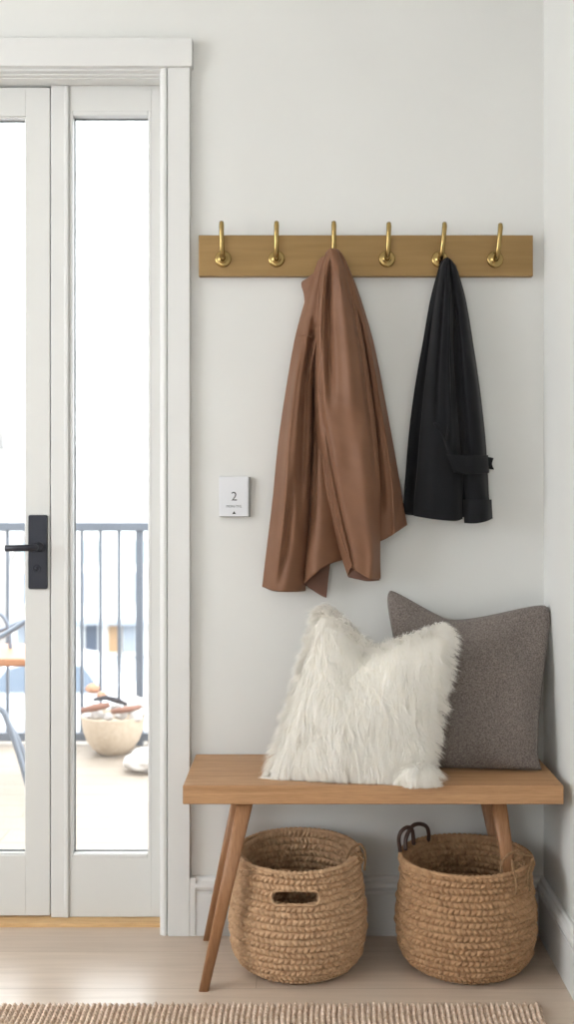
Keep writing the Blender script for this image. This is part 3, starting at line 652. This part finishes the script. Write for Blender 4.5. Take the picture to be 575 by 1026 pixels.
ec = np.array(W(420, 774, .290)); EG = np.stack([ec[0]+.030*np.sin(PP)*np.cos(TT), ec[1]+.016*np.sin(PP)*np.sin(TT), ec[2]-.013*np.cos(PP)], -1)
fur(((Fp, 1, 3400), (Bp, -1, 500), (EG, 1, 170)), nr, fc)

# ------------------------------------------------------------------ wall card
sg = thing('wall_sign', W(235, 519, 0), 'small white wall card printed with a numeral 2 beside the door casing', 'sign')
s0 = (D-.012)/F; SX = lambda px: (px-CX)*s0; SZ = lambda py: H-(py-CY)*s0
obj('card', MB().box(SX(219.5), SX(249), -.012, -.002, SZ(517.5), SZ(477.5), .0015), M_card, sg)
obj('edge_shade', MB().box(SX(220), SX(251), -.0105, 0, SZ(518), SZ(478), .0008), M_cardedge, sg)  # grey sliver right of the card paints its shaded edge
def text(s, px, py, size, m, name, sx=1):
    cu = bpy.data.curves.new('t', 'FONT'); cu.body = s; cu.size = size; cu.align_x = 'CENTER'; cu.extrude = .0002
    o = bpy.data.objects.new('t', cu); COL.objects.link(o); bpy.context.view_layer.update()
    me = bpy.data.meshes.new_from_object(o.evaluated_get(bpy.context.evaluated_depsgraph_get())); bpy.data.objects.remove(o)
    me.transform(Matrix.Translation((SX(px), -.0123, SZ(py))) @ Matrix.Rotation(math.pi/2, 4, 'X') @ Matrix.Diagonal((sx, 1, 1, 1)))
    return obj(name, me, m, sg)
text('2', 234.6, 501.5, .031, M_ink, 'numeral')
text('MON-TML', 234.5, 508.5, .0085, M_ink, 'lettering', 1.0)
mb = MB().add([(SX(232.6), -.0124, SZ(515)), (SX(236.4), -.0124, SZ(515)), (SX(234.5), -.0124, SZ(512.2)), (SX(232.6), -.0120, SZ(515)), (SX(236.4), -.0120, SZ(515)), (SX(234.5), -.0120, SZ(512.2))], [(0, 1, 2), (3, 5, 4), (0, 3, 4, 1), (1, 4, 5, 2), (2, 5, 3, 0)], False)
obj('arrow_mark', mb, M_inkb, sg)

# ------------------------------------------------------------------ outdoors
DZK = -.05
struct('floor_deck', MB().box(-5, 3, .17, 2.35, -.2, DZK), M_deck)
YR = 2.212; dR = D+YR
def OX(px, d): return (px-CX)*d/F
def OZ(py, d): return H-(py-CY)*d/F
fr_ = thing('balcony_railing', (-1.2, YR, DZK), 'blue-grey metal balcony railing with thin balusters at the deck edge', 'railing')
obj('top_rail', MB().box(-3.6, 2.2, YR-.025, YR+.025, OZ(532, dR), OZ(523.5, dR), .003), M_rail, fr_)
obj('bottom_rail', MB().box(-3.6, 2.2, YR-.02, YR+.02, OZ(742, dR), OZ(733.5, dR), .003), M_rail, fr_)
zb_, zt_ = OZ(734, dR), OZ(531, dR)
b0 = None
pitch = (119.3-100.7)*dR/F
for k in range(-24, 34):
    x = OX(100.7, dR)+k*pitch
    post = (k-2) % 11 == 0
    if k == 2: x = OX(140, dR)
    if not -3.55 < x < 2.15: continue
    wd = .016 if post else .007
    obj('post' if post else 'baluster', MB().box(x-wd, x+wd, YR-wd, YR+wd, DZK if post else zb_, zt_, .001), M_rail, fr_)
# planter with shells and driftwood
dp = 4.66; px_ = OX(113.5, dp)
R0 = .142
mb = MB(); zz = lambda py: OZ(py, dp)
zr = zz(716); ht = zr-DZK
mb.lathe((px_, dp-D, DZK), [(.052, 0), (.062, .004), (.092, ht*.16), (.116, ht*.36), (.131, ht*.6), (.138, ht*.85), (.140, ht*.97), (.141, ht), (.132, ht), (.126, ht*.9), (.120, ht*.75), (.001, ht*.74)], 48)
pt = obj('planter', mb, M_plant); tag(pt, 'cream tapering planter bowl on the outdoor deck beside the railing', 'planter')
def blob(name, c, r, m, label, cat, group, sq=.7, seed=0):
    bm = bmesh.new(); bmesh.ops.create_icosphere(bm, subdivisions=3, radius=1)
    for v in bm.verts:
        f = 1+.25*noise.noise(v.co*1.6+Vector((seed, 0, 0))); v.co = Vector((v.co.x*r*f, v.co.y*r*f, v.co.z*r*sq*f))
    me = bpy.data.meshes.new('m'); bm.to_mesh(me); bm.free(); me.transform(Matrix.Translation(c)); me.polygons.foreach_set('use_smooth', [True]*len(me.polygons))
    return tag(obj(name, me, m), label, cat, group)
def PB(px, py, off=0): d = dp+off; return Vector((OX(px, d), d-D, OZ(py, d)))
specs = [(131, 709, .036, 0), (141, 705, .032, .02), (121, 717, .026, -.05), (136, 718, .030, -.06), (127, 703, .024, .03), (143, 714, .024, -.03), (97, 716, .030, -.05), (108, 718, .024, -.07), (88, 718, .022, -.03), (116, 708, .024, .0), (134, 701, .026, .03), (124, 714, .018, -.08), (103, 708, .020, -.02)]
for i_, (a, b, r, o_f) in enumerate(specs):
    blob('shell', PB(a, b, o_f), r, M_white, 'pale shell heaped in the cream planter outside', 'shell', 'pale shells in the planter', .75, i_)
blob('shell', PB(93, 690, .03), .030, M_peach, 'peach coloured shell on the left of the heap in the planter', 'shell', None, .8, 11)
blob('shell', PB(102, 697, .0), .024, M_peach, 'smaller peach shell in the middle of the heap in the planter', 'shell', None, .8, 12)
tag(obj('driftwood', MB().tube([PB(82, 712, -.08), PB(95, 709, -.09), PB(110, 706, -.08)], [.012, .017, .012], 10), M_drift), 'brown driftwood stick lying on the left of the planter', 'driftwood')
tag(obj('driftwood', MB().tube([PB(112, 713, -.10), PB(126, 711, -.11), PB(141, 708, -.08)], [.011, .014, .008], 10), M_drift), 'reddish brown driftwood stick lying on the right of the planter', 'driftwood')
tag(obj('driftwood', MB().tube([PB(94, 701, -.03), PB(106, 699, -.05), PB(118, 702, -.05), PB(127, 706, -.02)], [.007, .011, .013, .006], 10), M_driftd), 'nearly black bent driftwood piece on top of the planter heap', 'driftwood')
# white bundle on deck
bx = 4.35
for a_, (px, py, r, sd) in enumerate([(146, 752, .075, 4)]):
    bm = bmesh.new(); bmesh.ops.create_icosphere(bm, subdivisions=4, radius=1); c_ = Vector((OX(px, bx), bx-D, DZK+.045))
    for v in bm.verts:
        f = 1+.3*noise.noise(v.co*1.7+Vector((sd, 0, 0))); v.co = Vector((v.co.x*r*1.15*f, v.co.y*r*f, max(v.co.z*r*.62*f, -.0445)))+c_
    me = bpy.data.meshes.new('m'); bm.to_mesh(me); bm.free(); me.polygons.foreach_set('use_smooth', [True]*len(me.polygons))
    tag(obj('cloth_bundle', me, M_white), 'white crumpled bundle lying on the deck right of the planter', 'bundle')
# chair
dc = 3.95
def CH(px, py, o=0): d = dc+o; return Vector((OX(px, d), d-D, OZ(py, d)))
ch = thing('outdoor_chair', (OX(-20, dc), dc-D+.2, DZK), 'outdoor chair with wooden seat and pale blue-grey tube frame behind the door glass', 'chair')
xs0, xs1 = OX(-95, dc), OX(34, dc); zs0 = OZ(668, dc-.02)
obj('seat', MB().box(xs0, xs1, dc-D-.02, dc-D+.40, zs0, zs0+.03, .006), M_seatw, ch)
def tub(name, pts, r=.010):
    P = crom(np.array([tuple(p) for p in pts]), 30); obj(name, MB().tube([Vector(p) for p in P], r, 10), M_tube, ch)
tub('arm', [CH(-95, 690, .0), CH(-60, 655, 0), CH(-20, 643, 0), CH(0, 638, 0), CH(14, 630, 0), CH(30, 622, 0), CH(38, 640, 0), CH(36, 666, 0)])
tub('arm', [CH(-100, 690, .36), CH(-60, 655, .36), CH(-20, 640, .36), CH(10, 628, .36), CH(30, 622, .36), CH(36, 645, .36), CH(34, 664, .36)])
tub('back_frame', [CH(-60, 664, .0), CH(-75, 560, 0), CH(-84, 500, .04), CH(-86, 490, .2), CH(-84, 500, .36), CH(-75, 560, .38), CH(-60, 664, .38)])
tub('back_hoop', [CH(-40, 664, .25), CH(-22, 625, .25), CH(-8, 614, .25), CH(3, 618, .25), CH(9, 632, .25), CH(11, 660, .25)], .008)
for o_, e in ((0, 0), (.36, -.02)):
    zf = DZK+.006
    d = dc+o_; top = CH(6, 716, o_)
    foot = Vector((OX(31, d), d-D, zf)); tub('leg', [CH(-30, 714, o_), CH(-8, 710, o_), CH(2, 712, o_), CH(8, 724, o_), top.lerp(foot, .45)+Vector((.004, 0, 0)), foot], .0115)
    foot = Vector((OX(-95, d), d-D, zf)); tub('leg', [CH(-30, 714, o_), CH(-60, 714, o_), CH(-70, 722, o_), foot], .0115)
    tub('stay', [CH(-30, 714, o_), CH(-30, 690, o_), CH(-30, 667, o_)], .009)
# street, building, car, tree
ZG = -3.7
struct('ground', MB().box(-60, 60, 2.4, 80, ZG-.3, ZG), M_street)
struct('trim_6', MB().box(-5, 3, 2.20, 2.35, ZG, -.2), M_fac)
db = 32.0
bd = thing('building', (OX(60, db), db-D+5, ZG), 'white rendered building across the street with tall pale windows', 'building')
obj('wall', MB().box(OX(-420, db), OX(520, db), db-D, db-D+8, ZG, OZ(452, db)), M_fac, bd)
obj('cornice', MB().box(OX(-425, db), OX(525, db), db-D-.25, db-D+8, OZ(452, db), OZ(446, db)), M_fac, bd)
def win(x0, x1, y0, y1, m, name='window'):
    f = obj(name, MB().box(OX(x0, db), OX(x1, db), db-D-.05, db-D+.02, OZ(y1, db), OZ(y0, db)), M_fac, bd)
    g = (x1-x0)*.1; obj('pane', MB().box(OX(x0+g, db), OX(x1-g, db), db-D-.07, db-D-.04, OZ(y1-1.5, db), OZ(y0+1.5, db)), m, f)
for x in range(-13, 16):
    if x % 2 == 0: win(90+x*17.5, 102+x*17.5, 487, 521, M_win)
    elif x % 4 == 1: win(90+x*17.5+1, 101+x*17.5, 487, 521, M_win)
for x in (-80, -22, 16, 78, 126, 180, 240): win(x, x+24, 540, 566, M_teal); win(x+2, x+20, 572, 606, M_win)
for x, m in ((-70, M_shop), (-40, M_warm), (-12, M_shop), (16, M_win), (84, M_shop), (107, M_warm), (122, M_win), (150, M_shop), (190, M_warm)): win(x, x+16, 624, 655, m, 'shopfront')
obj('sign_band', MB().box(OX(-420, db), OX(520, db), db-D-.6, db-D, OZ(624, db), OZ(620, db)), M_win, bd)
d2 = 46
b2 = thing('building', (OX(-20, d2), d2-D+3, ZG), 'taller white building rising behind the street front at left', 'building')
obj('wall', MB().box(OX(-300, d2), OX(30, d2), d2-D, d2-D+6, ZG, OZ(330, d2)), M_fac, b2)
for x in (-90, -58, -26, 15):
    for y in (380, 425): obj('window', MB().box(OX(x, d2), OX(x+9, d2), d2-D-.08, d2-D+.02, OZ(y+30, d2), OZ(y, d2)), M_win, b2)
# car: lofted cross-sections along its length
dcar = 20.0
cx0 = OX(-75, dcar); LEN = 4.3; cy0 = dcar-D
car = thing('car', (cx0+LEN/2, cy0+.85, ZG), 'white hatchback parked in the street beyond the railing', 'car')
zo = ZG
prof = [(0, .35, .62), (.05, .3, .80), (.35, .28, 1.02), (.9, .28, 1.08), (1.35, .28, 1.50), (1.8, .28, 1.68), (2.6, .28, 1.73), (3.05, .28, 1.66), (3.45, .28, 1.25), (3.8, .28, 1.02), (4.15, .3, .90), (4.3, .38, .62)]
mb = MB(); rings = []
for x, zl, zh in prof:
    ring = []
    for yy, t in ((.02, 0), (0, .12), (0, .45), (.04, .62), (.16, .97), (.3, 1), (1.4, 1), (1.54, .97), (1.66, .62), (1.7, .45), (1.7, .12), (1.68, 0)):
        z = zl+(zh-zl)*t
        if zh > 1.2 and .12 < t < .62: z = min(z, .95)
        ring.append((cx0+x, cy0+yy, zo+z))
    rings.append(ring)
mb.rings(rings); obj('body', mb, M_car, car)
mb = MB()
def glassp(pts): mb.add([(cx0+x, cy0+.16-.16*(1.6-z)/.6-.03+.0, zo+z) for x, z in pts]+[(cx0+x, cy0+.16-.16*(1.6-z)/.6+.05, zo+z) for x, z in pts], [tuple(range(len(pts))), tuple(range(len(pts), 2*len(pts)))[::-1]]+[(k, (k+1) % len(pts), len(pts)+(k+1) % len(pts), len(pts)+k) for k in range(len(pts))], False)
glassp([(1.15, 1.08), (1.5, 1.50), (1.85, 1.60), (2.25, 1.62), (2.25, 1.08)]); glassp([(2.35, 1.08), (2.35, 1.62), (2.75, 1.61), (3.0, 1.56), (3.38, 1.08)])
obj('side_window', mb, M_carglass, car)
for x in (.85, 3.45):
    obj('wheel', MB().lathe((cx0+x, cy0-.01, zo+.32), [(.30, -.2), (.32, -.17), (.32, 0), (.29, .02), (.2, .015), (.18, .0)], 28, 'y'), M_driftd, car)
# bare tree
dt = 26.0
tr = thing('tree', (OX(2, dt), dt-D, ZG), 'pale bare street tree in front of the far buildings', 'tree')
mb = MB(); r2 = random.Random(5)
def branch(p, d, l, r, lv):
    q = p+d*l; mid = p+d*l*.5+Vector((r2.uniform(-1, 1), r2.uniform(-1, 1), 0))*l*.05
    mb.tube([p, mid, q], [r, r*.85, r*.65], 6)
    if lv == 0: return
    for _ in range(3 if lv > 1 else 4):
        nd = (d+Vector((r2.uniform(-.8, .8), r2.uniform(-.8, .8), r2.uniform(-.1, .5)))).normalized(); branch(q if r2.random() < .6 else mid, nd, l*r2.uniform(.6, .8), r*.55, lv-1)
branch(Vector((OX(2, dt), dt-D, ZG)), Vector((0, 0, 1)), 6.0, .14, 5)
obj('branches', mb, M_bark, tr)
